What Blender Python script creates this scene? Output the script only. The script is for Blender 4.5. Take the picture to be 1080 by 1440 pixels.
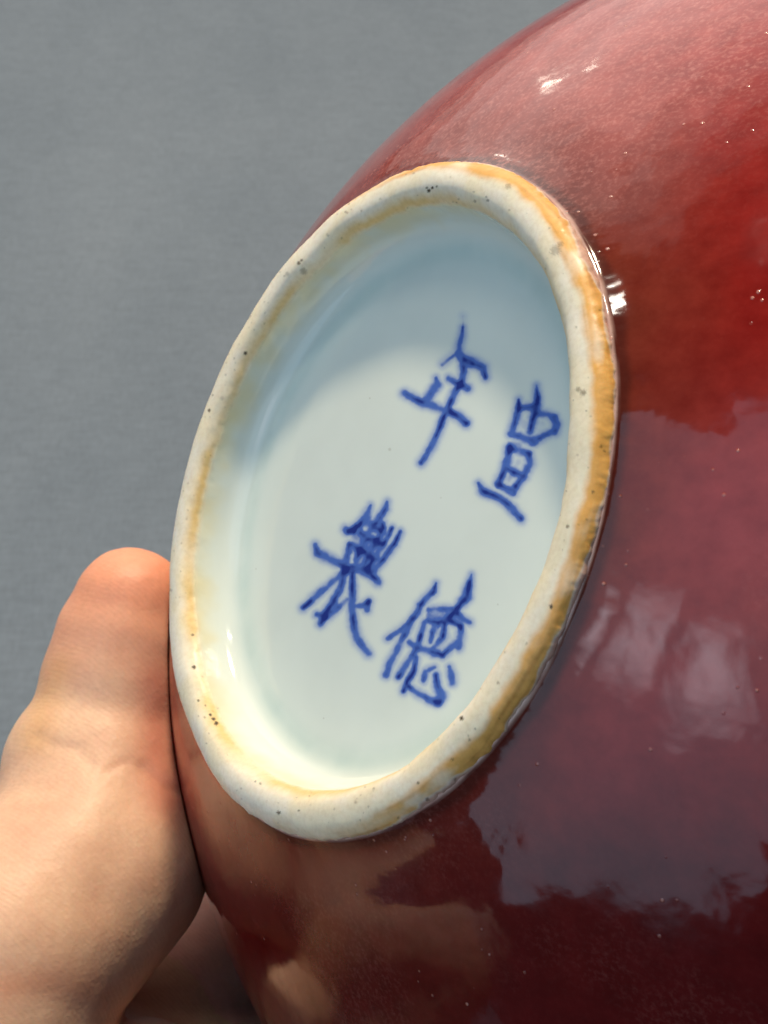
import bpy, bmesh, math
import numpy as np
from mathutils import Vector, Matrix
sc = bpy.context.scene
for o in list(bpy.data.objects):
    bpy.data.objects.remove(o, do_unlink=True)

# ------------------------------------------------------------------ camera
FPX = 1978.0                                   # focal length in photograph pixels (1080 x 1440)
FOV = 2 * math.atan(720 / FPX)
cd = bpy.data.cameras.new('camera')
cam = bpy.data.objects.new('camera', cd)
sc.collection.objects.link(cam)
cam.rotation_euler = (math.radians(90), 0, 0)  # looks along +Y, Z up
cd.sensor_fit = 'VERTICAL'; cd.sensor_height = 36; cd.sensor_width = 27
cd.lens = 18 / math.tan(FOV / 2)
cd.clip_start = 0.005; cd.clip_end = 50
cd.dof.use_dof = True; cd.dof.focus_distance = 0.163; cd.dof.aperture_fstop = 62
sc.camera = cam

# ------------------------------------------------------------------ world and light
w = bpy.data.worlds.new('World'); sc.world = w; w.use_nodes = True
bg = w.node_tree.nodes['Background']
bg.inputs[0].default_value = (0.75, 0.8, 0.95, 1); bg.inputs[1].default_value = 0.055
sc.view_settings.view_transform = 'Standard'; sc.view_settings.look = 'None'
sc.view_settings.exposure = 0.15; sc.view_settings.gamma = 1
PIV = Vector((0.02, 0.145, 0.0))

def area(name, d, dist, sx, sy, rad, col, spread=180, target=PIV, round_=False, xdir=None):
    d = Vector(d).normalized()
    l = bpy.data.lights.new(name, 'AREA')
    l.shape = 'ELLIPSE' if round_ else 'RECTANGLE'
    l.size = sx; l.size_y = sy
    A = sx * sy * (math.pi / 4 if round_ else 1)
    l.energy = rad * math.pi * A; l.color = col; l.spread = math.radians(spread)
    o = bpy.data.objects.new(name, l); sc.collection.objects.link(o)
    o.location = Vector(target) + d * dist
    o.rotation_euler = d.to_track_quat('Z', 'Y').to_euler()
    if xdir:
        x = Vector(xdir); x = (x - d * x.dot(d)).normalized(); y = d.cross(x)
        o.rotation_euler = Matrix((x, y, d)).transposed().to_euler()
    return o

def win(name, a0, a1, z0, z1, dist, rad, col):   # a rectangle in the window wall behind the camera, to its left
    q = 0.7071
    c = PIV + Vector((-q, -q, 0)) * dist + Vector((q, -q, 0)) * ((a0 + a1) / 2 * dist) + Vector((0, 0, (z0 + z1) / 2 * dist))
    l = bpy.data.lights.new(name, 'AREA'); l.shape = 'RECTANGLE'
    l.size = (a1 - a0) * dist; l.size_y = (z1 - z0) * dist
    l.energy = rad * math.pi * l.size * l.size_y; l.color = col
    o = bpy.data.objects.new(name, l); sc.collection.objects.link(o)
    o.location = c; o.rotation_euler = Vector((-q, -q, 0)).to_track_quat('Z', 'Y').to_euler()

WARM = (1.0, 0.80, 0.55)
area('ceiling_key_lamp', (0.0, -0.18, 0.98), 1.2, 0.13, 0.13, 315, (1.0, 0.83, 0.60), round_=True)
area('tube_lamp', (-0.155, -0.40, 0.90), 1.3, 0.30, 0.04, 60, (1.0, 0.92, 0.8), xdir=(.97, -.1, .2))
area('spot_lamp', (-0.25, 0.56, 0.79), 1.3, 0.014, 0.03, 30, (1.0, 0.88, 0.72), round_=True)
area('spot_lamp', (-0.23, 0.50, 0.83), 1.3, 0.014, 0.02, 26, (1.0, 0.88, 0.72), round_=True)
for sx_, sy_, dd in ((2.4, 1.7, 1.50), (1.9, 1.3, 1.49), (1.4, .95, 1.48), (.9, .6, 1.47)):   # glow of the ceiling round its lamps
    area('ceiling_panel', (-0.16, 0.42, 0.9), dd, sx_, sy_, 0.34, (1.0, 0.95, 0.9))
BLUE = (0.50, 0.76, 1.0)
for a0_, a1_, z0_, z1_ in ((-.50, .0, -.66, .66), (.0, .12, -.62, .70), (.12, .26, -.54, .80), (.26, .44, -.45, .86), (.44, .80, -.36, .86)):
    win('window_light', a0_, a1_ - .001, z0_, z1_, 1.0, 0.93, BLUE)
for k_ in range(4):                              # two brighter panes, paling off towards their edges
    e_ = .022 * k_
    win('window_pane_light', -0.15 + e_, 0.01 - e_, -0.06 + e_ * 1.6, 0.22 - e_ * 1.6, .98 - .002 * k_, .62, (0.95, 0.9, 1.0))
    win('window_pane_light', 0.065 + e_, 0.235 - e_, -0.15 + e_ * 1.4, 0.12 - e_ * 1.4, .98 - .002 * k_, .72, (0.95, 0.9, 1.0))

# ------------------------------------------------------------------ helpers
def tag(o, label=None, cat=None, kind=None):
    if label: o['label'] = label
    if cat: o['category'] = cat
    if kind: o['kind'] = kind
    return o

def _hash(ix, iy, iz, seed):
    h = (ix.astype(np.int64) * 374761393 + iy.astype(np.int64) * 668265263 + iz.astype(np.int64) * 2147483647 + seed * 1274126177) & 0xffffffff
    h = ((h ^ (h >> 13)) * 1274126177) & 0xffffffff
    h = (h ^ (h >> 16)) & 0xffffffff
    return h.astype(np.float64) / 4294967295.0

def vnoise(P, seed=0):                         # value noise, 0..1
    i = np.floor(P).astype(np.int64); f = P - i; f = f * f * (3 - 2 * f)
    r = 0
    for dx in (0, 1):
        for dy in (0, 1):
            for dz in (0, 1):
                wgt = (f[..., 0] if dx else 1 - f[..., 0]) * (f[..., 1] if dy else 1 - f[..., 1]) * (f[..., 2] if dz else 1 - f[..., 2])
                r = r + wgt * _hash(i[..., 0] + dx, i[..., 1] + dy, i[..., 2] + dz, seed)
    return r

def fbm(P, scale, octv=3, seed=0):
    r = 0; a = 1; t = 0
    for k in range(octv):
        r = r + a * vnoise(P * scale * 2 ** k, seed + k * 17); t += a; a *= 0.5
    return r / t

def sstep(a, b, x):
    t = np.clip((x - a) / (b - a), 0, 1); return t * t * (3 - 2 * t)

def mixc(c0, c1, t):
    return c0 * (1 - t[:, None]) + np.asarray(c1)[None, :] * t[:, None]

def lin(r, g, b):
    c = np.array([r, g, b]) / 255.0
    return np.where(c <= 0.04045, c / 12.92, ((c + 0.055) / 1.055) ** 2.4)

def build_mesh(name, V, Q, mat, parent=None, col=None, extra=None, smooth=True):
    """V (n,3), Q (m,4) quads; drops the vertices no face uses"""
    used = np.unique(Q); idx = np.full(len(V), -1, np.int64); idx[used] = np.arange(len(used))
    V2 = V[used]; Q2 = idx[Q]
    me = bpy.data.meshes.new(name)
    me.vertices.add(len(V2)); me.vertices.foreach_set('co', V2.astype(np.float32).ravel())
    me.loops.add(Q2.size); me.loops.foreach_set('vertex_index', Q2.astype(np.int32).ravel())
    me.polygons.add(len(Q2)); me.polygons.foreach_set('loop_start', np.arange(0, Q2.size, 4, dtype=np.int32))
    me.update(calc_edges=True)
    me.polygons.foreach_set('use_smooth', np.full(len(Q2), smooth))
    if col is not None:
        a = me.color_attributes.new('tint', 'FLOAT_COLOR', 'POINT')
        c = np.ones((len(V2), 4), np.float32); c[:, :3] = col[used]
        a.data.foreach_set('color', c.ravel())
    for k, v in (extra or {}).items():
        a = me.attributes.new(k, 'FLOAT', 'POINT'); a.data.foreach_set('value', v[used].astype(np.float32))
    me.materials.append(mat)
    o = bpy.data.objects.new(name, me); sc.collection.objects.link(o)
    if parent: o.parent = parent
    return o

class Mat:
    def __init__(s, name):
        s.m = bpy.data.materials.new(name); s.m.use_nodes = True
        s.t = s.m.node_tree; s.n = s.t.nodes; s.b = s.n['Principled BSDF']
        s.tc = s.n.new('ShaderNodeTexCoord')
    def link(s, a, b): s.t.links.new(a, b)
    def attr(s, name):
        a = s.n.new('ShaderNodeAttribute'); a.attribute_name = name; return a
    def mapping(s, scale=(1, 1, 1), rot=(0, 0, 0), src=None):
        m = s.n.new('ShaderNodeMapping'); m.inputs['Scale'].default_value = scale; m.inputs['Rotation'].default_value = rot
        s.link(src or s.tc.outputs['Object'], m.inputs['Vector']); return m.outputs[0]
    def noise(s, scale, detail=3, rough=.5, vec=None, dist=0):
        x = s.n.new('ShaderNodeTexNoise'); x.inputs['Scale'].default_value = scale; x.inputs['Detail'].default_value = detail
        x.inputs['Roughness'].default_value = rough; x.inputs['Distortion'].default_value = dist
        s.link(vec or s.tc.outputs['Object'], x.inputs['Vector']); return x.outputs['Fac']
    def voro(s, scale, vec=None, feature='F1'):
        x = s.n.new('ShaderNodeTexVoronoi'); x.feature = feature; x.inputs['Scale'].default_value = scale
        s.link(vec or s.tc.outputs['Object'], x.inputs['Vector']); return x
    def ramp(s, fac, stops):
        r = s.n.new('ShaderNodeValToRGB'); e = r.color_ramp.elements
        while len(e) < len(stops): e.new(0.5)
        for k, (p, c) in enumerate(stops):
            e[k].position = p; e[k].color = tuple(c) + (1,) if len(c) == 3 else c
        s.link(fac, r.inputs[0]); return r.outputs[0]
    def mr(s, fac, a, b, c, d, smooth=False):
        r = s.n.new('ShaderNodeMapRange'); r.interpolation_type = 'SMOOTHSTEP' if smooth else 'LINEAR'
        for k, v in zip(('From Min', 'From Max', 'To Min', 'To Max'), (a, b, c, d)): r.inputs[k].default_value = v
        s.link(fac, r.inputs['Value']); return r.outputs[0]
    def math(s, op, a, b):
        r = s.n.new('ShaderNodeMath'); r.operation = op
        for k, v in enumerate((a, b)):
            if isinstance(v, (int, float)): r.inputs[k].default_value = v
            else: s.link(v, r.inputs[k])
        return r.outputs[0]
    def mix(s, fac, a, b, mode='MIX'):
        r = s.n.new('ShaderNodeMix'); r.data_type = 'RGBA'; r.blend_type = mode
        for k, v in ((0, fac), (6, a), (7, b)):
            if isinstance(v, (int, float)): r.inputs[k].default_value = v
            elif isinstance(v, tuple): r.inputs[k].default_value = v
            else: s.link(v, r.inputs[k])
        return r.outputs[2]
    def bump(s, h, strength, dist, prev=None):
        r = s.n.new('ShaderNodeBump'); r.inputs['Strength'].default_value = strength; r.inputs['Distance'].default_value = dist
        s.link(h, r.inputs['Height'])
        if prev: s.link(prev, r.inputs['Normal'])
        return r.outputs[0]
    def set(s, **k):
        for a, v in k.items():
            i = s.b.inputs[a.replace('_', ' ')]
            if isinstance(v, (int, float, tuple)): i.default_value = v
            else: s.link(v, i)

# ------------------------------------------------------------------ frame of the vase: local +Z is the way the foot faces
FC = np.array([-0.00479994, 0.16883175, 0.0031584])
N = np.array([-0.7721274, -0.58998797, 0.23607941]); N /= np.linalg.norm(N)
E1 = np.cross(N, [0, 0, 1]); E1 /= np.linalg.norm(E1)
E2 = np.cross(N, E1)                              # E1 x E2 = N handled below
if np.dot(np.cross(E1, E2), N) < 0: E2 = -E2
R3 = np.stack([E1, E2, N], 1)                     # columns
def to_world(V): return V @ R3.T + FC
def to_px(V):                                     # photograph pixel of a local point, used only to read marks off the photo
    X = to_world(V); return 540 + FPX * X[:, 0] / X[:, 1], 720 - FPX * X[:, 2] / X[:, 1]

vase = bpy.data.objects.new('porcelain_vase', None); sc.collection.objects.link(vase)
vase.empty_display_size = 0.02
vase.matrix_world = Matrix([[*R3[0], FC[0]], [*R3[1], FC[1]], [*R3[2], FC[2]], [0, 0, 0, 1]])
tag(vase, 'red glazed porcelain vase held sideways, showing its white foot ring and blue four-character mark', 'vase')

# ------------------------------------------------------------------ materials
def glaze_white():
    m = Mat('white_glaze')
    a = m.attr('tint').outputs['Color']
    f = m.mr(m.noise(90, 3), .3, .7, .965, 1.02)
    col = m.mix(1.0, a, m.ramp(f, [(0, (.0, .0, .0)), (1, (1, 1, 1))]), 'MULTIPLY')
    nb = m.bump(m.noise(160, 2), .10, .0006)
    nb = m.bump(m.noise(2600, 1), .03, .0001, nb)
    m.set(Base_Color=col, Roughness=.09, Coat_Weight=.0, Specular_IOR_Level=.5, Normal=nb,
          Subsurface_Weight=.12, Subsurface_Scale=.002)
    m.b.inputs['Subsurface Radius'].default_value = (1, .9, .8)
    return m.m

def biscuit():
    m = Mat('unglazed_rim')
    a = m.attr('tint').outputs['Color']
    f = m.noise(1500, 4, .6)
    col = m.mix(.35, a, m.ramp(f, [(.3, (.72, .66, .56)), (.6, (1, 1, 1))]), 'MULTIPLY')
    nb = m.bump(m.noise(450, 2, .5), .06, .0004)
    nb = m.bump(m.noise(3500, 2, .6), .15, .0001, nb)
    ro = m.mr(m.noise(300, 3), .35, .65, .33, .55)
    m.set(Base_Color=col, Roughness=ro, Normal=nb, Specular_IOR_Level=.4, Subsurface_Weight=.1, Subsurface_Scale=.0015)
    return m.m

def red_glaze():
    m = Mat('copper_red_glaze')
    a = m.attr('tint').outputs['Color']
    mott = m.noise(330, 4, .6, m.mapping((1, 1, .45)))
    c1 = m.mix(1.0, a, m.ramp(mott, [(.3, (.72, .55, .55)), (.7, (1.0, 1.0, 1.0))]), 'MULTIPLY')
    pale = m.noise(1700, 3, .65, m.mapping((1, 1, .35)))
    c2 = m.mix(m.math('MULTIPLY', m.mr(pale, .42, .78, 0, .5, True), m.attr('pale').outputs['Fac']), c1, (.72, .27, .22, 1))
    v = m.voro(620)
    dot = m.mr(v.outputs['Distance'], .06, .15, 1, 0, True)
    keep = m.mr(m.noise(90, 2), .53, .63, 0, 1, True)
    dots = m.math('MULTIPLY', dot, keep)
    c3 = m.mix(m.math('MULTIPLY', dots, .55), c2, (.75, .33, .25, 1))
    w1 = m.noise(38, 3, .5)
    w2 = m.noise(230, 2, .5, m.mapping((1, 1, .6)))
    w3 = m.noise(900, 2, .5)
    nb = m.bump(w1, .16, .0040)
    nb = m.bump(w2, .14, .00045, nb)
    nb = m.bump(w3, .05, .00008, nb)
    nb = m.bump(dots, .4, .00015, nb)
    ro = m.mr(m.noise(60, 3), .35, .7, .06, .13)
    m.set(Base_Color=c3, Roughness=ro, Normal=nb, Specular_IOR_Level=.54, IOR=1.5)
    return m.m

MG, MB, MR = glaze_white(), biscuit(), red_glaze()

# ------------------------------------------------------------------ foot ring, recessed base and the painted mark: one lathe surface, cut into parts
def spline(pts, n):                                # Catmull-Rom through pts, resampled evenly
    p = np.array(pts, float); p = np.vstack([2 * p[0] - p[1], p, 2 * p[-1] - p[-2]])
    out = []
    for i in range(1, len(p) - 2):
        t = np.linspace(0, 1, 60, endpoint=False)[:, None]
        a, b, c, d = p[i - 1], p[i], p[i + 1], p[i + 2]
        out.append(.5 * (2 * b + (c - a) * t + (2 * a - 5 * b + 4 * c - d) * t ** 2 + (3 * b - a - 3 * c + d) * t ** 3))
    out = np.vstack(out + [p[-2][None]])
    L = np.r_[0, np.cumsum(np.linalg.norm(np.diff(out, axis=0), axis=1))]
    s = np.linspace(0, L[-1], n)
    return np.stack([np.interp(s, L, out[:, 0]), np.interp(s, L, out[:, 1])], 1)

NS = 1536
mm = .001
ring_p = spline([(40.2, -3.6), (41.0, -2.7), (41.35, -1.95), (41.0, -1.05), (40.3, -.40), (39.2, -.06), (38.1, 0), (37.2, -.25), (36.4, -.95), (35.9, -1.9)], 96) * mm
wall_p = spline([(35.9, -1.9), (35.65, -3.1), (35.35, -4.4), (34.85, -5.6), (34.0, -6.6), (32.8, -7.2), (31.2, -7.42), (29.5, -7.45)], 84) * mm
fl_r = np.linspace(29.5, .0, 290)[1:-1] * mm
floor_p = np.stack([fl_r, -.00745 + .0005 * (1 - (fl_r / .0295) ** 2) ** 2], 1)
prof = np.vstack([ring_p[:-1], wall_p, floor_p])
nR, nW = len(ring_p) - 1, len(wall_p)
nP = len(prof)
th = np.arange(NS) / NS * 2 * np.pi
row = np.repeat(np.arange(nP), NS); ang = np.tile(th, nP)
r0 = prof[row, 0]; z0 = prof[row, 1]
circ = np.stack([np.cos(ang), np.sin(ang), z0 * 0], 1)
q3 = np.stack([np.cos(ang) * 5, np.sin(ang) * 5, row / 60.0], 1)
# hand-trimmed unevenness
wob = (fbm(q3, 1.1, 3, 3) - .5)
isr = 1 - sstep(nR - 10, nR + 25, row)
r0 = r0 + isr * wob * .0009 + isr * (fbm(q3 * [9, 9, 6], 1, 2, 8) - .5) * .00010
z0 = z0 + isr * (fbm(q3, .9, 2, 31) - .5) * .0006
edge = 1 - sstep(20, 44, row)
r0 = r0 + edge * (fbm(q3 * [6, 6, 2], 1.6, 3, 12) - .5) * .00045
V = np.stack([r0 * np.cos(ang), r0 * np.sin(ang), z0], 1)
U, Vp = to_px(V)
# colours of the things themselves
cream = lin(250, 234, 196); white = lin(253, 244, 224)
col = np.tile(white, (len(V), 1))
f1 = fbm(q3, 1.6, 3, 41); f2 = fbm(q3 * [3, 3, 1], 1.5, 3, 57); f3 = fbm(q3 * [.6, .6, 6], 1.2, 3, 66)
rn = row + (f2 - .5) * 8 + (f1 - .5) * 20
outer_ochre = (.12 + .88 * sstep(430, 640, U)) * sstep(23, 27, rn) * (1 - sstep(39, 52, rn)) * (.5 + .8 * sstep(.25, .6, f1)) * (.65 + .7 * f3)
col = mixc(col, cream, sstep(.35, .65, f1) * .6)
col = mixc(col, lin(240, 180, 96), np.clip(outer_ochre, 0, 1))
col = mixc(col, lin(190, 125, 60), np.clip(outer_ochre * sstep(.5, .75, f3) * .5, 0, 1))
inn = np.exp(-((row - (nR - 8) + (f2 - .5) * 10) / 9.5) ** 2) * (.25 + .75 * sstep(.30, .6, fbm(q3, .8, 3, 91))) * .75
inn2 = np.exp(-((row - (nR - 2)) / 22.0) ** 2) * .22
col = mixc(col, lin(236, 200, 132), np.clip(inn + inn2, 0, 1))
# pinkish ragged rim of glaze against the body
col = mixc(col, lin(216, 172, 152), (1 - sstep(21, 27, rn)))
# kiln specks, read off the photograph
specks = [(603,268,3.4,1.),(608,264,2.6,1.),(600,264,2.2,.8),(614,262,2,.8),(345,497,3.6,1),(294,577,3,.9),(420,370,3.4,.8),(424,366,2.5,.8),(404,385,4,.35),
 (427,381,7,.45),(271,893,2.6,.8),(273,938,4,1),(279,985,2.6,.8),(289,992,2,.6),(296,1005,3,1),(300,1011,3.6,1),(304,1017,4.2,1),(307,996,2,.6),
 (775,853,3.8,1),(649,1010,3.8,1),(798,740,3.5,.7),(834,692,3,.7),(820,552,6,.6),(813,548,5,.5),(781,352,10,.42),(788,343,6,.35),(359,1099,2,.6),(366,1102,2.4,.6),
 (392,1143,4,.8),(420,1140,2.4,.6),(588,1101,2.5,.8),(601,1124,4,.7),(640,1096,3,.5),(660,1040,3,.6),(668,1025,2,.6),(636,1068,3,.5),(560,1150,2.4,.5),(668,283,3,.5),
 (686,282,3,.6),(666,270,2.2,.4),(845,628,3,.6),(850,634,2.4,.6),(500,1128,3,.35),(470,1138,2.4,.3),(715,262,6,.4),(240,830,3,.35),(700,960,2.6,.5),(740,905,2.4,.4),
 (765,790,2.6,.3),(812,640,2.4,.3),(535,280,3,.25),(460,330,3,.3),(312,560,4,.25),(480,335,2,.4),(486,298,2.4,.5),(508,297,2,.4),(372,455,2.2,.3),(330,520,2.2,.3)]
front = np.ones(len(V), bool)
rng = np.random.RandomState(7)
for _ in range(150):
    q_ = rng.randint(12, nR) * NS + rng.randint(NS)
    specks.append((U[q_], Vp[q_], rng.uniform(1.0, 2.2), rng.uniform(.15, .5)))
near = np.where((row < nR + 6) & (row > 5))[0]
uN, vN = U[near], Vp[near]
for (u, v, rr, k) in specks:
    ids = near[(np.abs(uN - u) < rr * 2) & (np.abs(vN - v) < rr * 2)]
    if not len(ids): continue
    dd_ = np.hypot(U[ids] - u, Vp[ids] - v) + (fbm(q3[ids] * [30, 30, 20], 4, 2, 5) - .5) * rr * .9
    col[ids] = mixc(col[ids], lin(78, 62, 34), (1 - sstep(rr * .4, rr, dd_)) * k)
for (u, v, rr, k) in []:
    d2 = np.hypot(U - u, Vp - v) + (fbm(q3 * [8, 8, 8], 4, 2, 5) - .5) * rr * .9 if rr > 5 else np.hypot(U - u, Vp - v)
    t = (1 - sstep(rr * .45, rr, d2)) * k * (row < nR + 6) * (row > 5)
    col = mixc(col, lin(78, 62, 34), t)
bis = row < nR
# glaze inside
gl = lin(228, 236, 228)
g = np.tile(gl, (len(V), 1))
yel = (1 - sstep(nR, nR + 34 + (f1 - .5) * 40, row)) * (.3 + .45 * sstep(.2, .75, f1))
g = mixc(g, lin(232, 216, 160), np.clip(yel, 0, 1))
gfold = np.exp(-((row - (nR + 62)) / 14.0) ** 2)
g = mixc(g, lin(170, 200, 196), gfold * .35 * (.4 + f1))        # glaze pools, greener, in the angle of wall and base
# ------------------------------------------------ strokes of the mark in photograph pixels
def S(ox, oy, k, strokes):
    return [[(ox + x / k, oy + y / k, wd / k, st) for (x, y, wd, st) in ([p if len(p) == 4 else (*p, 1.) for p in s])] for s in strokes]
nian = S(550, 430, 6.0, [
 [(605,185,10),(596,260,38),(575,340,44),(572,400,48),(605,470,60),(612,560,52),(600,630,58),(545,720,54),(490,830,50),(450,930,52),(402,1050,50),(350,1170,50),(300,1255,48),(252,1325,44)],
 [(605,90,26,.30),(607,130,22,.22),(606,180,14,.5)],
 [(568,392,34,.7),(500,440,36,.6),(432,496,38,.55)],
 [(592,440,80),(650,475,112),(720,492,84),(778,520,66),(796,600,46,.9)],
 [(485,615,44,.85),(550,650,56),(615,682,66),(645,695,56)],
 [(378,612,26,.9),(388,670,74,.9),(345,730,66),(292,800,62)],
 [(112,738,66,.8),(195,785,68,.8),(280,822,72),(400,862,58,.85),(475,890,62),(550,922,72),(635,990,64)]])
xuan = S(660, 520, 6.263, [
 [(592,140,14),(600,240,50),(596,320,70),(562,430,54),(532,550,50)],
 [(432,265,16),(438,330,46),(410,430,52),(366,565,54)],
 [(440,335,62,.75),(500,330,56,.7),(570,335,70,.8)], [(600,380,66,.65),(690,395,64,.7),(745,425,64,.9)],
 [(742,425,60),(765,480,76,.85),(752,545,66,.85)], [(755,540,48,.85),(660,578,56,.85),(560,632,72)],
 [(362,570,48),(450,590,58,.85),(560,632,82)], [(470,460,90,.2),(480,500,80,.2)], [(640,480,90,.2),(600,520,80,.2)],
 [(348,690,58),(336,800,70,.9),(300,900,56),(255,1005,66)], [(360,690,58),(440,715,74,.75),(528,735,52,.85)],
 [(524,740,52),(532,830,68,.9),(482,920,68,.9),(430,1000,58),(382,1078,62)], [(340,875,46),(420,915,66),(480,935,60)],
 [(255,1005,58),(310,1042,58,.85),(385,1078,60)], [(430,810,90,.22),(350,970,80,.25)], [(350,645,50,.3),(450,660,60,.3)],
 [(80,1000,22,.9),(122,1065,76),(220,1110,72,.85),(310,1160,66,.9),(380,1230,62),(455,1315,56)]])
zhi = S(410, 690, 5.76, [
 [(640,120,16,.9),(605,210,66),(545,285,56),(460,330,60)], [(435,310,44,.8),(500,330,48)], [(775,90,20,.9),(758,150,58,.9),(700,240,60),(630,330,50,.9),(580,420,52,.9),(525,560,50,.8)],
 [(600,245,74,.85),(650,290,64),(725,320,76)], [(735,270,56),(738,330,56),(690,420,50,.9),(620,540,56,.9),(580,620,50,.8)], [(560,340,54,.8),(640,385,62),(705,425,62)],
 [(470,435,44,.8),(550,465,66,.95),(640,525,66),(690,550,50,.9)], [(468,440,40,.85),(440,580,58)], [(520,360,140,.35),(600,440,150,.4),(580,540,170,.45),(540,600,120,.4)],
 [(812,305,32),(770,390,44,.9),(700,500,50,.9),(620,620,54)], [(878,335,30),(835,430,46),(745,550,52,.9),(665,645,52)],
 [(192,440,40,.85),(212,505,80,.85),(300,548,68,.85),(400,592,70),(450,622,76),(560,636,80),(640,672,78),(700,740,50)],
 [(440,655,60),(380,700,46,.9),(250,810,50,.85),(170,880,52,.85),(95,952,46)], [(432,630,66),(402,770,60),(340,900,60),(262,1010,60),(236,1072,56)],
 [(205,1005,42),(252,1025,56)], [(450,885,38,.7),(360,960,52,.8),(262,1040,56,.9)], [(492,670,50,.9),(492,840,54),(490,960,50),(502,1100,66,.9),(545,1225,66,.85),(622,1322,54,.85)],
 [(515,935,34,.7),(580,930,46,.8),(628,898,40,.9)], [(628,898,40,.9),(612,965,44,.85)]])
de = S(530, 790, 6.547, [
 [(545,200,16),(522,270,58,.95),(450,340,54),(402,400,66),(380,460,54,.9),(300,560,50,.8),(200,640,46,.7),(98,708,42,.75)],
 [(330,520,50,.85),(250,680,58,.8),(170,840,52,.9),(112,950,54),(84,1040,66,.85)],
 [(870,120,12),(850,220,74),(828,320,92),(762,400,72),(700,470,72),(630,545,68)],
 [(480,442,54,.75),(570,440,54,.75),(690,432,44,.8)], [(740,480,60),(790,530,52),(852,556,46,.9)],
 [(478,548,52,.85),(560,562,78),(640,535,58),(745,580,56,.85)], [(440,560,44,.9),(404,680,52,.95),(372,790,66),(330,860,50,.9)],
 [(548,580,54),(508,650,42),(492,740,42,.8)], [(630,560,50),(606,700,42,.9),(520,790,40,.8)], [(772,590,56),(768,680,66,.9),(752,790,54,.95)],
 [(298,740,50,.8),(372,790,56),(460,812,62,.85),(520,830,86),(600,860,48)], [(600,864,46),(672,800,50,.9),(735,745,50,.9)],
 [(560,640,120,.25),(620,700,160,.28),(600,780,120,.28)], [(480,500,60,.4),(640,490,80,.4),(740,560,60,.4)],
 [(318,885,56,.85),(262,960,56,.9),(200,1058,56)], [(358,880,44,.85),(342,1000,54,.9),(282,1100,52),(246,1190,38)],
 [(532,970,36,.7),(452,1010,48,.85),(430,1090,46,.9)], [(668,970,36,.8),(684,1050,82,.85),(694,1110,62,.85)],
 [(546,1040,52),(556,1150,66),(592,1235,92),(560,1285,100)], [(290,1150,46,.85),(380,1212,62,.8),(480,1268,66,.8),(560,1288,80)]])

def ink_of(strokes, U, Vp):
    ink = np.zeros(len(U)); halo = np.zeros(len(U))
    jit = (fbm(np.stack([U, Vp, U * 0], 1), .22, 3, 77) - .5)
    wn = vnoise(np.stack([U * .12, Vp * .12, U * 0], 1), 61)
    for s in strokes:
        best = np.zeros(len(U)); bh = np.zeros(len(U))
        for (x0, y0, w0, k0), (x1, y1, w1, k1) in zip(s[:-1], s[1:]):
            dx, dy = x1 - x0, y1 - y0
            t = np.clip(((U - x0) * dx + (Vp - y0) * dy) / (dx * dx + dy * dy + 1e-9), 0, 1)
            d = np.hypot(U - x0 - t * dx, Vp - y0 - t * dy); hw = (w0 + (w1 - w0) * t) / 2 * (.98 + .5 * wn); k = k0 + (k1 - k0) * t
            d = d + jit * 1.6
            best = np.maximum(best, k * (1 - sstep(hw * .15 - .8, hw * 1.05 + 1.9, d)))
            bh = np.maximum(bh, k * np.exp(-np.maximum(d - hw * .6, 0) ** 2 / (2 * 4.2 ** 2)))
        ink = 1 - (1 - ink) * (1 - best * .93); halo = np.maximum(halo, bh)
    return ink, halo

floor_rows = row >= nR + nW - 4
chars = [(nian, (560, 440, 690, 660), '年'), (xuan, (666, 535, 795, 745), '宣'), (zhi, (418, 696, 572, 930), '製'), (de, (536, 800, 672, 1004), '德')]
owner = np.zeros(len(V), int); inkall = np.zeros(len(V))
patch = np.clip((fbm(np.stack([U, Vp, U * 0], 1), .085, 2, 23) - .5) * 1.15 + .5, 0, 1)
for ci, (st, bb, ch) in enumerate(chars):
    m = floor_rows & (U > bb[0] - 14) & (U < bb[2] + 14) & (Vp > bb[1] - 14) & (Vp < bb[3] + 14)
    ink, halo = ink_of(st, U[m], Vp[m])
    c = g[m]
    c = mixc(c, lin(118, 150, 214), np.clip(halo * .74, 0, 1))
    tone = np.clip(ink * (.52 + .8 * patch[m]), 0, 1)
    c = mixc(c, lin(80, 114, 194), sstep(.05, .55, tone))
    c = mixc(c, lin(32, 48, 134), sstep(.62, 1.02, tone) * .95)
    g[m] = c
    ids = np.where(m)[0][(ink > .10) | (halo > .55)]
    owner[ids] = ci + 1; inkall[m] = np.maximum(inkall[m], ink)
# tiny iron specks in the glaze
for (u, v, rr, k) in [(548, 632, 3, .25), (520, 560, 1.6, .3), (620, 700, 1.8, .15), (455, 1010, 1.6, .25), (700, 850, 1.6, .3), (360, 800, 1.5, .25)]:
    g = mixc(g, lin(120, 110, 80), (1 - sstep(rr * .4, rr, np.hypot(U - u, Vp - v))) * k * floor_rows)
tint = np.where(bis[:, None], col, g)
blend = sstep(nR - 6, nR + 5, row + (f2 - .5) * 8)
tint = col * (1 - blend[:, None]) + g * blend[:, None]

ii = np.arange(nP - 1)[:, None] * NS; jj = np.arange(NS)[None, :]; j2 = (jj + 1) % NS
Q = np.stack([ii + jj, ii + j2, ii + NS + j2, ii + NS + jj], -1).reshape(-1, 4)
frow = np.repeat(np.arange(nP - 1), NS)
fown = np.max(owner[Q], axis=1)
ringQ = Q[frow < nR]; baseQ = Q[(frow >= nR) & (fown == 0)]
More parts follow.
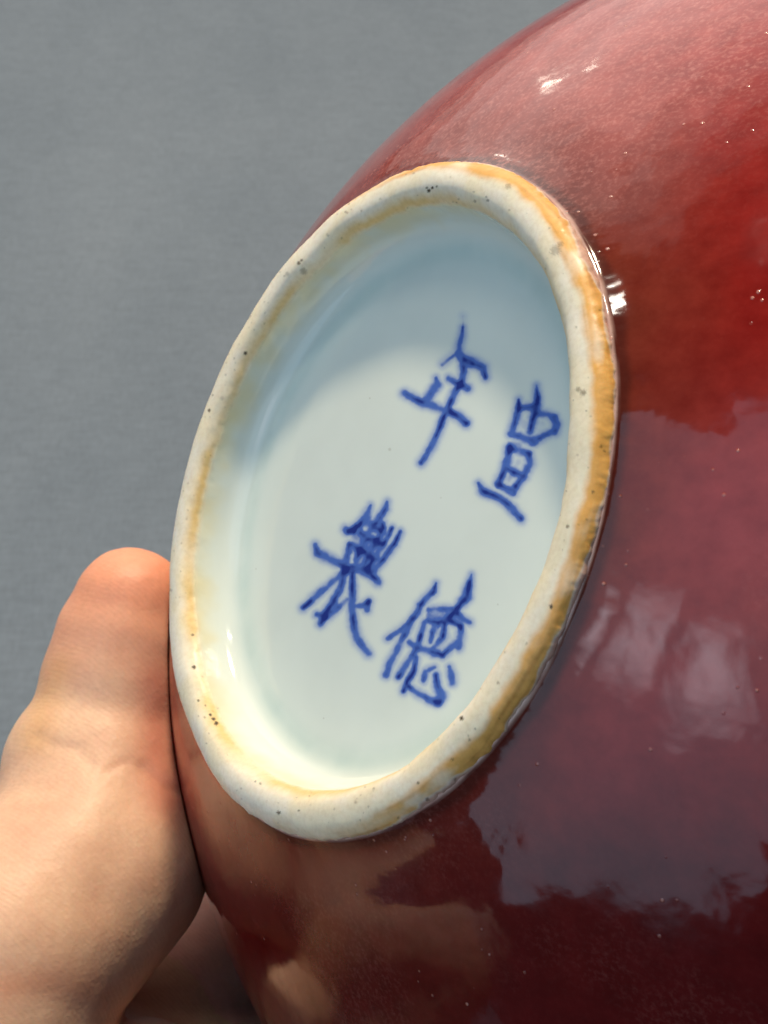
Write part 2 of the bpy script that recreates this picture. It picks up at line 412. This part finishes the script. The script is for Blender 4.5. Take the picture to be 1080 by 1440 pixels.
# close the middle of the base
last = (nP - 1) * NS
cidx = len(V)
V = np.vstack([V, [[0, 0, prof[-1, 1]]]]); tint = np.vstack([tint, g[last][None]])
k = np.arange(0, NS, 2)
capQ = np.stack([last + k, last + (k + 1) % NS, last + (k + 2) % NS, np.full(len(k), cidx)], 1)
# the lathe runs outside -> inside with angle growing: fix winding so that normals face +Z side
def orient(Qs):
    a, b, c = V[Qs[0, 0]], V[Qs[0, 1]], V[Qs[0, 2]]
    return Qs
flip = np.cross(V[Q[-1, 1]] - V[Q[-1, 0]], V[Q[-1, 3]] - V[Q[-1, 0]])[2] < 0
fx = (lambda q: q[:, ::-1]) if flip else (lambda q: q)
build_mesh('foot_ring', V, fx(ringQ), MB, vase, tint)
build_mesh('recessed_base', V, fx(np.vstack([baseQ, capQ])), MG, vase, tint)
descr = ['brush-written blue character 年', 'brush-written blue character 宣', 'brush-written blue character 製', 'brush-written blue character 德']
for ci in range(4):
    o = build_mesh('painted_character', V, fx(Q[(frow >= nR) & (fown == ci + 1)]), MG, vase, tint)
    o['label'] = descr[ci]

# ------------------------------------------------------------------ body of the vase
BR, BB, BD = .1136, .1150, .1097
def body_r(s):                                   # s: distance below the foot plane
    a = np.clip((BD - s) / BB, -1, 1); return BR * np.sqrt(np.maximum(1 - a * a, 0))
ss = []
s0 = .0030
a0 = math.acos((BD - .0038) / BB)
phi = a0 + (np.linspace(0, 1, 330) ** 1.25) * (2.80 - a0)
bp = np.stack([BR * np.sin(phi), -(BD - BB * np.cos(phi))], 1)
# gentle tuck-in next to the foot
bp[:, 0] -= .0007 * np.exp(-((-bp[:, 1] - .010) / .012) ** 2)
kb = int(np.argmax(bp[:, 0] > .0500))
start = spline([(.0406, -.0024), (.04128, -.0019), (.0416, -.0023), (.0424, -.0030), (.0434, -.0037), (.0446, -.0044), (.0462, -.00515), tuple(bp[kb])], 44)[:-1]
bp = bp[kb:]
nk = spline([tuple(bp[-1]), (.032, -.232), (.026, -.245), (.0235, -.265), (.0232, -.30), (.0245, -.318), (.0262, -.322), (.0245, -.324), (.0225, -.30)], 70)[1:]
bprof = np.vstack([start, bp])
for _ in range(14):                              # ease the concave turn between foot and body
    bprof[7:90] = .25 * bprof[6:89] + .5 * bprof[7:90] + .25 * bprof[8:91]
def lathe(prof, ns):
    n = len(prof); row = np.repeat(np.arange(n), ns); ang = np.tile(np.arange(ns) / ns * 2 * np.pi, n)
    V = np.stack([prof[row, 0] * np.cos(ang), prof[row, 0] * np.sin(ang), prof[row, 1]], 1)
    ii = np.arange(n - 1)[:, None] * ns; jj = np.arange(ns)[None, :]; j2 = (jj + 1) % ns
    Q = np.stack([ii + jj, ii + NS * 0 + j2, ii + ns + j2, ii + ns + jj], -1).reshape(-1, 4)
    return V, Q, row, ang
BV, BQ, brow, bang = lathe(bprof, 900)
nrm = BV - np.array([0, 0, -BD]); nrm /= np.linalg.norm(nrm, axis=1)[:, None]
q3 = BV * 100
lip = 1 - sstep(10, 26, brow)
amp = (fbm(np.stack([np.cos(bang) * 26, np.sin(bang) * 40, brow * 0.06], 1), 1, 3, 5) - .5) * lip
BV = BV + nrm * (amp * .00006)[:, None]
BV = BV + nrm * (((fbm(q3, .35, 2, 9) - .5) * .0006) * sstep(15, 60, brow))[:, None]
bU, bV_ = to_px(BV)
rad = np.hypot(BV[:, 0], BV[:, 1]); dist = rad - .0425
deep = lin(152, 16, 18); pinkc = lin(196, 92, 82); brown = lin(120, 48, 32); red = lin(152, 50, 42); maroon = lin(90, 4, 9)
c = np.tile(red, (len(BV), 1))
fa = fbm(q3, .5, 3, 2); fb = fbm(q3, 1.4, 3, 19)
vis = ((BV - (R3.T @ (-FC)))  * nrm).sum(1) < 0
def blob(u, v, su, sv, rot=0):
    x, y = bU - u, bV_ - v; cr, sr = math.cos(rot), math.sin(rot)
    return np.exp(-(((x * cr + y * sr) / su) ** 2 + ((-x * sr + y * cr) / sv) ** 2)) * vis
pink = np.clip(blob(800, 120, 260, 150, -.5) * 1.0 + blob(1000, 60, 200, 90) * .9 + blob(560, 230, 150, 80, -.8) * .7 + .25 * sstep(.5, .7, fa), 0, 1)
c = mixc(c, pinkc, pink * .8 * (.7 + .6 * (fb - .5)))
dp = np.clip(blob(1090, 380, 110, 240) * .9 + sstep(.5, .75, 1 - fa) * .4, 0, 1)
c = mixc(c, deep, dp)
c = mixc(c, lin(184, 66, 74), np.clip(blob(1000, 720, 170, 130) * .75, 0, 1))  # mauve of the window reflection, its red painted into the glaze
c = mixc(c, lin(156, 48, 54), np.clip(blob(860, 1060, 190, 170) * .8, 0, 1))  # same for the lower reflection: redder base stands in for its purple
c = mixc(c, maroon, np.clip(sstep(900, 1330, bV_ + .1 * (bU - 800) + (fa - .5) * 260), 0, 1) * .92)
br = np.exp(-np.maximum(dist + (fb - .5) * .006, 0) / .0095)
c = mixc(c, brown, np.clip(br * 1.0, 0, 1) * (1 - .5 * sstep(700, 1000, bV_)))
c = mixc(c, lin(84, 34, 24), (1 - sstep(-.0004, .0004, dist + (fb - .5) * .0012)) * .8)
c = mixc(c, lin(222, 188, 172), 1 - sstep(3.6, 5.6, brow + (fb - .5) * 4))
bflip = np.cross(BV[BQ[90000, 1]] - BV[BQ[90000, 0]], BV[BQ[90000, 3]] - BV[BQ[90000, 0]]) @ nrm[BQ[90000, 0]] < 0
fb_ = (lambda q: q[:, ::-1]) if bflip else (lambda q: q)
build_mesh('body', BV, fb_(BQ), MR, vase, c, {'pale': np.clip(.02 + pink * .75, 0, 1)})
NV, NQ, _, _ = lathe(np.vstack([bp[-2:-1], nk]), 200)
build_mesh('neck', NV, fb_(NQ), MR, vase, np.tile(red, (len(NV), 1)), {'pale': np.full(len(NV), .2)})

# ------------------------------------------------------------------ hand
def W(u, v, dpt): return Vector(((u - 540) / FPX * dpt, dpt, (720 - v) / FPX * dpt))
CB = FC - N * BD
def skin_mat():
    m = Mat('skin')
    a = m.attr('tint').outputs['Color']
    blot = m.noise(60, 3, .6)
    col = m.mix(m.mr(blot, .35, .7, 0, .35, True), a, (.66, .25, .16, 1))
    fine = m.noise(900, 3, .6)
    col = m.mix(m.mr(fine, .3, .7, .0, .16), col, (.42, .16, .09, 1))
    # fine ridges of the skin run round the thumb
    rid = m.n.new('ShaderNodeTexWave'); rid.wave_type = 'BANDS'; rid.bands_direction = 'DIAGONAL'
    rid.inputs['Scale'].default_value = 520; rid.inputs['Distortion'].default_value = 9; rid.inputs['Detail'].default_value = 2
    rid.inputs['Detail Scale'].default_value = .35
    m.link(m.tc.outputs['Object'], rid.inputs['Vector'])
    lines = m.noise(620, 4, .65, m.mapping((1, .6, 2.2), (0, math.radians(-38), 0)))
    nb = m.bump(m.noise(110, 3), .18, .0010)
    nb = m.bump(lines, .13, .0005, nb)
    nb = m.bump(rid.outputs['Fac'], .10, .00012, nb)
    nb = m.bump(m.voro(1500).outputs['Distance'], .20, .00012, nb)
    m.set(Base_Color=col, Roughness=.48, Normal=nb, Specular_IOR_Level=.4, Subsurface_Weight=.35, Subsurface_Scale=.004)
    m.b.inputs['Subsurface Radius'].default_value = (1.0, .35, .18)
    return m.m
MS = skin_mat()

hb = bmesh.new()
def capsule(p, q, r1, r2):
    p, q = Vector(p), Vector(q); ax = q - p; L = ax.length
    rot = ax.to_track_quat('Z', 'Y').to_matrix().to_4x4()
    M = Matrix.Translation(p) @ rot
    ns, nr = 32, 10; rings = []
    for k in range(nr + 1):
        t = -math.pi / 2 + math.pi / 2 * k / nr; rings.append((r1 * math.cos(t), r1 * math.sin(t)))
    for k in range(nr + 1):
        t = math.pi / 2 * k / nr; rings.append((r2 * math.cos(t), L + r2 * math.sin(t)))
    vs = [[hb.verts.new(M @ Vector((max(r, 1e-6) * math.cos(a), max(r, 1e-6) * math.sin(a), z))) for a in [2 * math.pi * j / ns for j in range(ns)]] for r, z in rings]
    for a, b in zip(vs[:-1], vs[1:]):
        for j in range(ns): hb.faces.new((a[j], a[(j + 1) % ns], b[(j + 1) % ns], b[j]))
    hb.faces.new(list(reversed(vs[0]))); hb.faces.new(vs[-1])
def chain(pts):
    for (p, r), (q, s) in zip(pts[:-1], pts[1:]): capsule(p, q, r, s)
def on_body(dx, dy, dz, off):
    d = Vector((dx, dy, dz)).normalized(); return Vector(CB) + d * (.1142 + off)
thumb = [(W(186, 852, .2225), .0094), (W(177, 905, .2225), .0114), (W(167, 960, .222), .0125), (W(160, 1003, .221), .0125), (W(143, 1085, .219), .0154),
         (W(143, 1150, .216), .0166), (W(134, 1212, .212), .0173), (W(22, 1335, .201), .0176), (W(-60, 1480, .198), .021), (W(-90, 1600, .196), .021)]
chain(thumb)
# index finger and palm behind the thumb, wrapped round the far side of the body
mcp = on_body(-.68, .28, -.70, .012)
chain([(W(10, 1560, .212), .020), (W(215, 1410, .236), .0150), (W(276, 1352, .244), .0130), (W(322, 1345, .254), .0130), (on_body(-.55, .60, -.62, .009), .0105), (on_body(-.42, .60, -.68, .0088), .0098), (on_body(-.12, .82, -.55, .0082), .0088), (on_body(.10, .92, -.37, .0070), .0078)])
for k, (a, b) in enumerate(((-.10, -.86), (.02, -1.02), (.12, -1.18))):
    m1 = on_body(-.62 + .14 * k, .12 - .05 * k, b + .05, .012)
    chain([(W(-90 - 30 * k, 1640 + 110 * k, .195), .020), (m1, .0125), (on_body(-.30 + .12 * k, .45, b + .08, .0088), .0095), (on_body(.05 + .10 * k, .68, b + .25, .0080), .0085), (on_body(.28 + .1 * k, .80, b + .42, .0070), .0074)])
chain([(W(-60, 1560, .196), .02), (W(120, 1580, .200), .012), (W(200, 1528, .205), .0098), (W(300, 1560, .212), .0095)])
pw = [W(-60, 1560, .196), W(-90, 1640, .195), W(-150, 1860, .195), mcp]
for a in pw:
    for b in pw:
        if a is not b and (a - b).length > .004: capsule(a, b, .0165, .0165)
wrist = Vector((-.135, .150, -.150))
capsule(W(-60, 1560, .196), wrist, .022, .026); capsule(W(-150, 1860, .195), wrist, .022, .026); capsule(W(-90, 1700, .20), wrist, .022, .028)
capsule(wrist, wrist + Vector((-.16, -.05, -.10)), .027, .036)
bmesh.ops.recalc_face_normals(hb, faces=hb.faces)
hm = bpy.data.meshes.new('hand'); hb.to_mesh(hm); hb.free()
hand = bpy.data.objects.new('hand', hm); sc.collection.objects.link(hand)
md = hand.modifiers.new('remesh', 'REMESH'); md.mode = 'VOXEL'; md.voxel_size = .0008; md.use_smooth_shade = True
sm = hand.modifiers.new('smooth', 'SMOOTH'); sm.factor = .5; sm.iterations = 22
dg = bpy.context.evaluated_depsgraph_get(); he = hand.evaluated_get(dg)
hm2 = bpy.data.meshes.new_from_object(he); hand.modifiers.clear(); hand.data = hm2; hm2.name = 'hand'
n = len(hm2.vertices); HV = np.empty(n * 3, np.float32); hm2.vertices.foreach_get('co', HV); HV = HV.reshape(-1, 3).astype(float)
HN = np.empty(n * 3, np.float32); hm2.vertices.foreach_get('normal', HN); HN = HN.reshape(-1, 3).astype(float)
hu = 540 + FPX * HV[:, 0] / HV[:, 1]; hv = 720 - FPX * HV[:, 2] / HV[:, 1]
facing = sstep(.0, .3, -(HN * HV).sum(1) / np.linalg.norm(HV, axis=1)) * (HV[:, 1] < .222)
def pline(pts):
    dmin = np.full(n, 1e9)
    for (x0, y0), (x1, y1) in zip(pts[:-1], pts[1:]):
        dx, dy = x1 - x0, y1 - y0
        t = np.clip(((hu - x0) * dx + (hv - y0) * dy) / (dx * dx + dy * dy), 0, 1)
        dmin = np.minimum(dmin, np.hypot(hu - x0 - t * dx, hv - y0 - t * dy))
    return dmin
disp = np.zeros(n)
for pts, wd, dep in [([(52, 1036), (80, 1048), (110, 1052), (128, 1075)], 8, .0003), ([(205, 1080), (222, 1095), (236, 1108), (250, 1112)], 9, .0004), 
                     ([(196, 1090), (165, 1180), (140, 1260)], 30, .0004), 
                     ([(150, 1085), (175, 1070), (200, 1075)], 5, .0002)]:
    disp -= dep * np.exp(-(pline(pts) / wd) ** 2)
disp *= facing
disp += (fbm(HV * 100, .9, 3, 4) - .5) * .0008
HV2 = HV + HN * disp[:, None]
# flesh gives way where it presses on the glaze
rel = (HV2 - FC) @ R3; rel[:, 2] += BD
rel2 = rel / np.array([BR, BR, BB]); rr = np.linalg.norm(rel2, axis=1)
push = np.where(rr < .9988, .9988 / np.maximum(rr, 1e-6), 1)
HV2 = ((rel * push[:, None]) - [0, 0, BD]) @ R3.T + FC
hm2.vertices.foreach_set('co', HV2.astype(np.float32).ravel()); hm2.update()
hc = np.tile(lin(244, 200, 166), (n, 1))
hc = mixc(hc, lin(246, 168, 132), sstep(1000, 800, hv) * (hu < 300) * (HV[:, 1] < .24))       # fingertip is redder
hc = mixc(hc, lin(212, 118, 96), np.exp(-(pline([(225, 960), (225, 1060), (240, 1120)]) / 38) ** 2) * .7)  # reddish shade on the side towards the vase, painted into the skin
hc = mixc(hc, lin(224, 128, 84), np.exp(-(pline([(0, 1385), (60, 1380), (140, 1400)]) / 24) ** 2) * .35)
hc = mixc(hc, lin(226, 172, 110), np.exp(-(pline([(80, 940), (60, 990), (50, 1040)]) / 26) ** 2) * .5)
hc = mixc(hc, lin(252, 196, 178), (HV[:, 1] > .226).astype(float))  # far fingers painted paler and pinker to lift them out of shadow
a = hm2.color_attributes.new('tint', 'FLOAT_COLOR', 'POINT'); cc = np.ones((n, 4), np.float32); cc[:, :3] = hc; a.data.foreach_set('color', cc.ravel())
hm2.materials.clear(); hm2.materials.append(MS)
for p in hm2.polygons: p.use_smooth = True
tag(hand, 'bare hand gripping the red vase, thumb pressed against its side beside the foot ring', 'hand')

# ------------------------------------------------------------------ grey cloth backdrop
def cloth():
    m = Mat('grey_cloth')
    big = m.noise(7, 4, .6, m.mapping((1.6, 1, .8)))
    col = m.ramp(big, [(.3, (.205, .248, .298)), (.7, (.238, .283, .335))])
    st = m.noise(260, 2, .6, m.mapping((3, 1, .3))); st2 = m.noise(260, 2, .6, m.mapping((.3, 1, 3)))
    fac = m.math('ADD', m.math('MULTIPLY', st, .5), m.math('MULTIPLY', st2, .5))
    col = m.mix(.5, col, m.ramp(fac, [(.35, (.60, .60, .60)), (.65, (1, 1, 1))]), 'MULTIPLY')
    nb = m.bump(fac, .5, .0006)
    m.set(Base_Color=col, Roughness=.9, Specular_IOR_Level=.15, Normal=nb)
    return m.m
gx, gz = np.meshgrid(np.linspace(-2.2, 2.2, 160), np.linspace(-.68, 1.6, 140), indexing='xy')
P = np.stack([gx.ravel(), gx.ravel() * 0, gz.ravel()], 1)
P[:, 1] = .66 + P[:, 2] * .85 + (fbm(P * [1, 1, .35], 3.0, 2, 3) - .5) * .03
i = np.arange(139)[:, None] * 160 + np.arange(159)[None, :]
CQ = np.stack([i, i + 1, i + 161, i + 160], -1).reshape(-1, 4)
bk = build_mesh('backdrop_cloth', P, CQ, cloth())
tag(bk, 'plain grey woven cloth hanging behind the vase', None, 'structure')
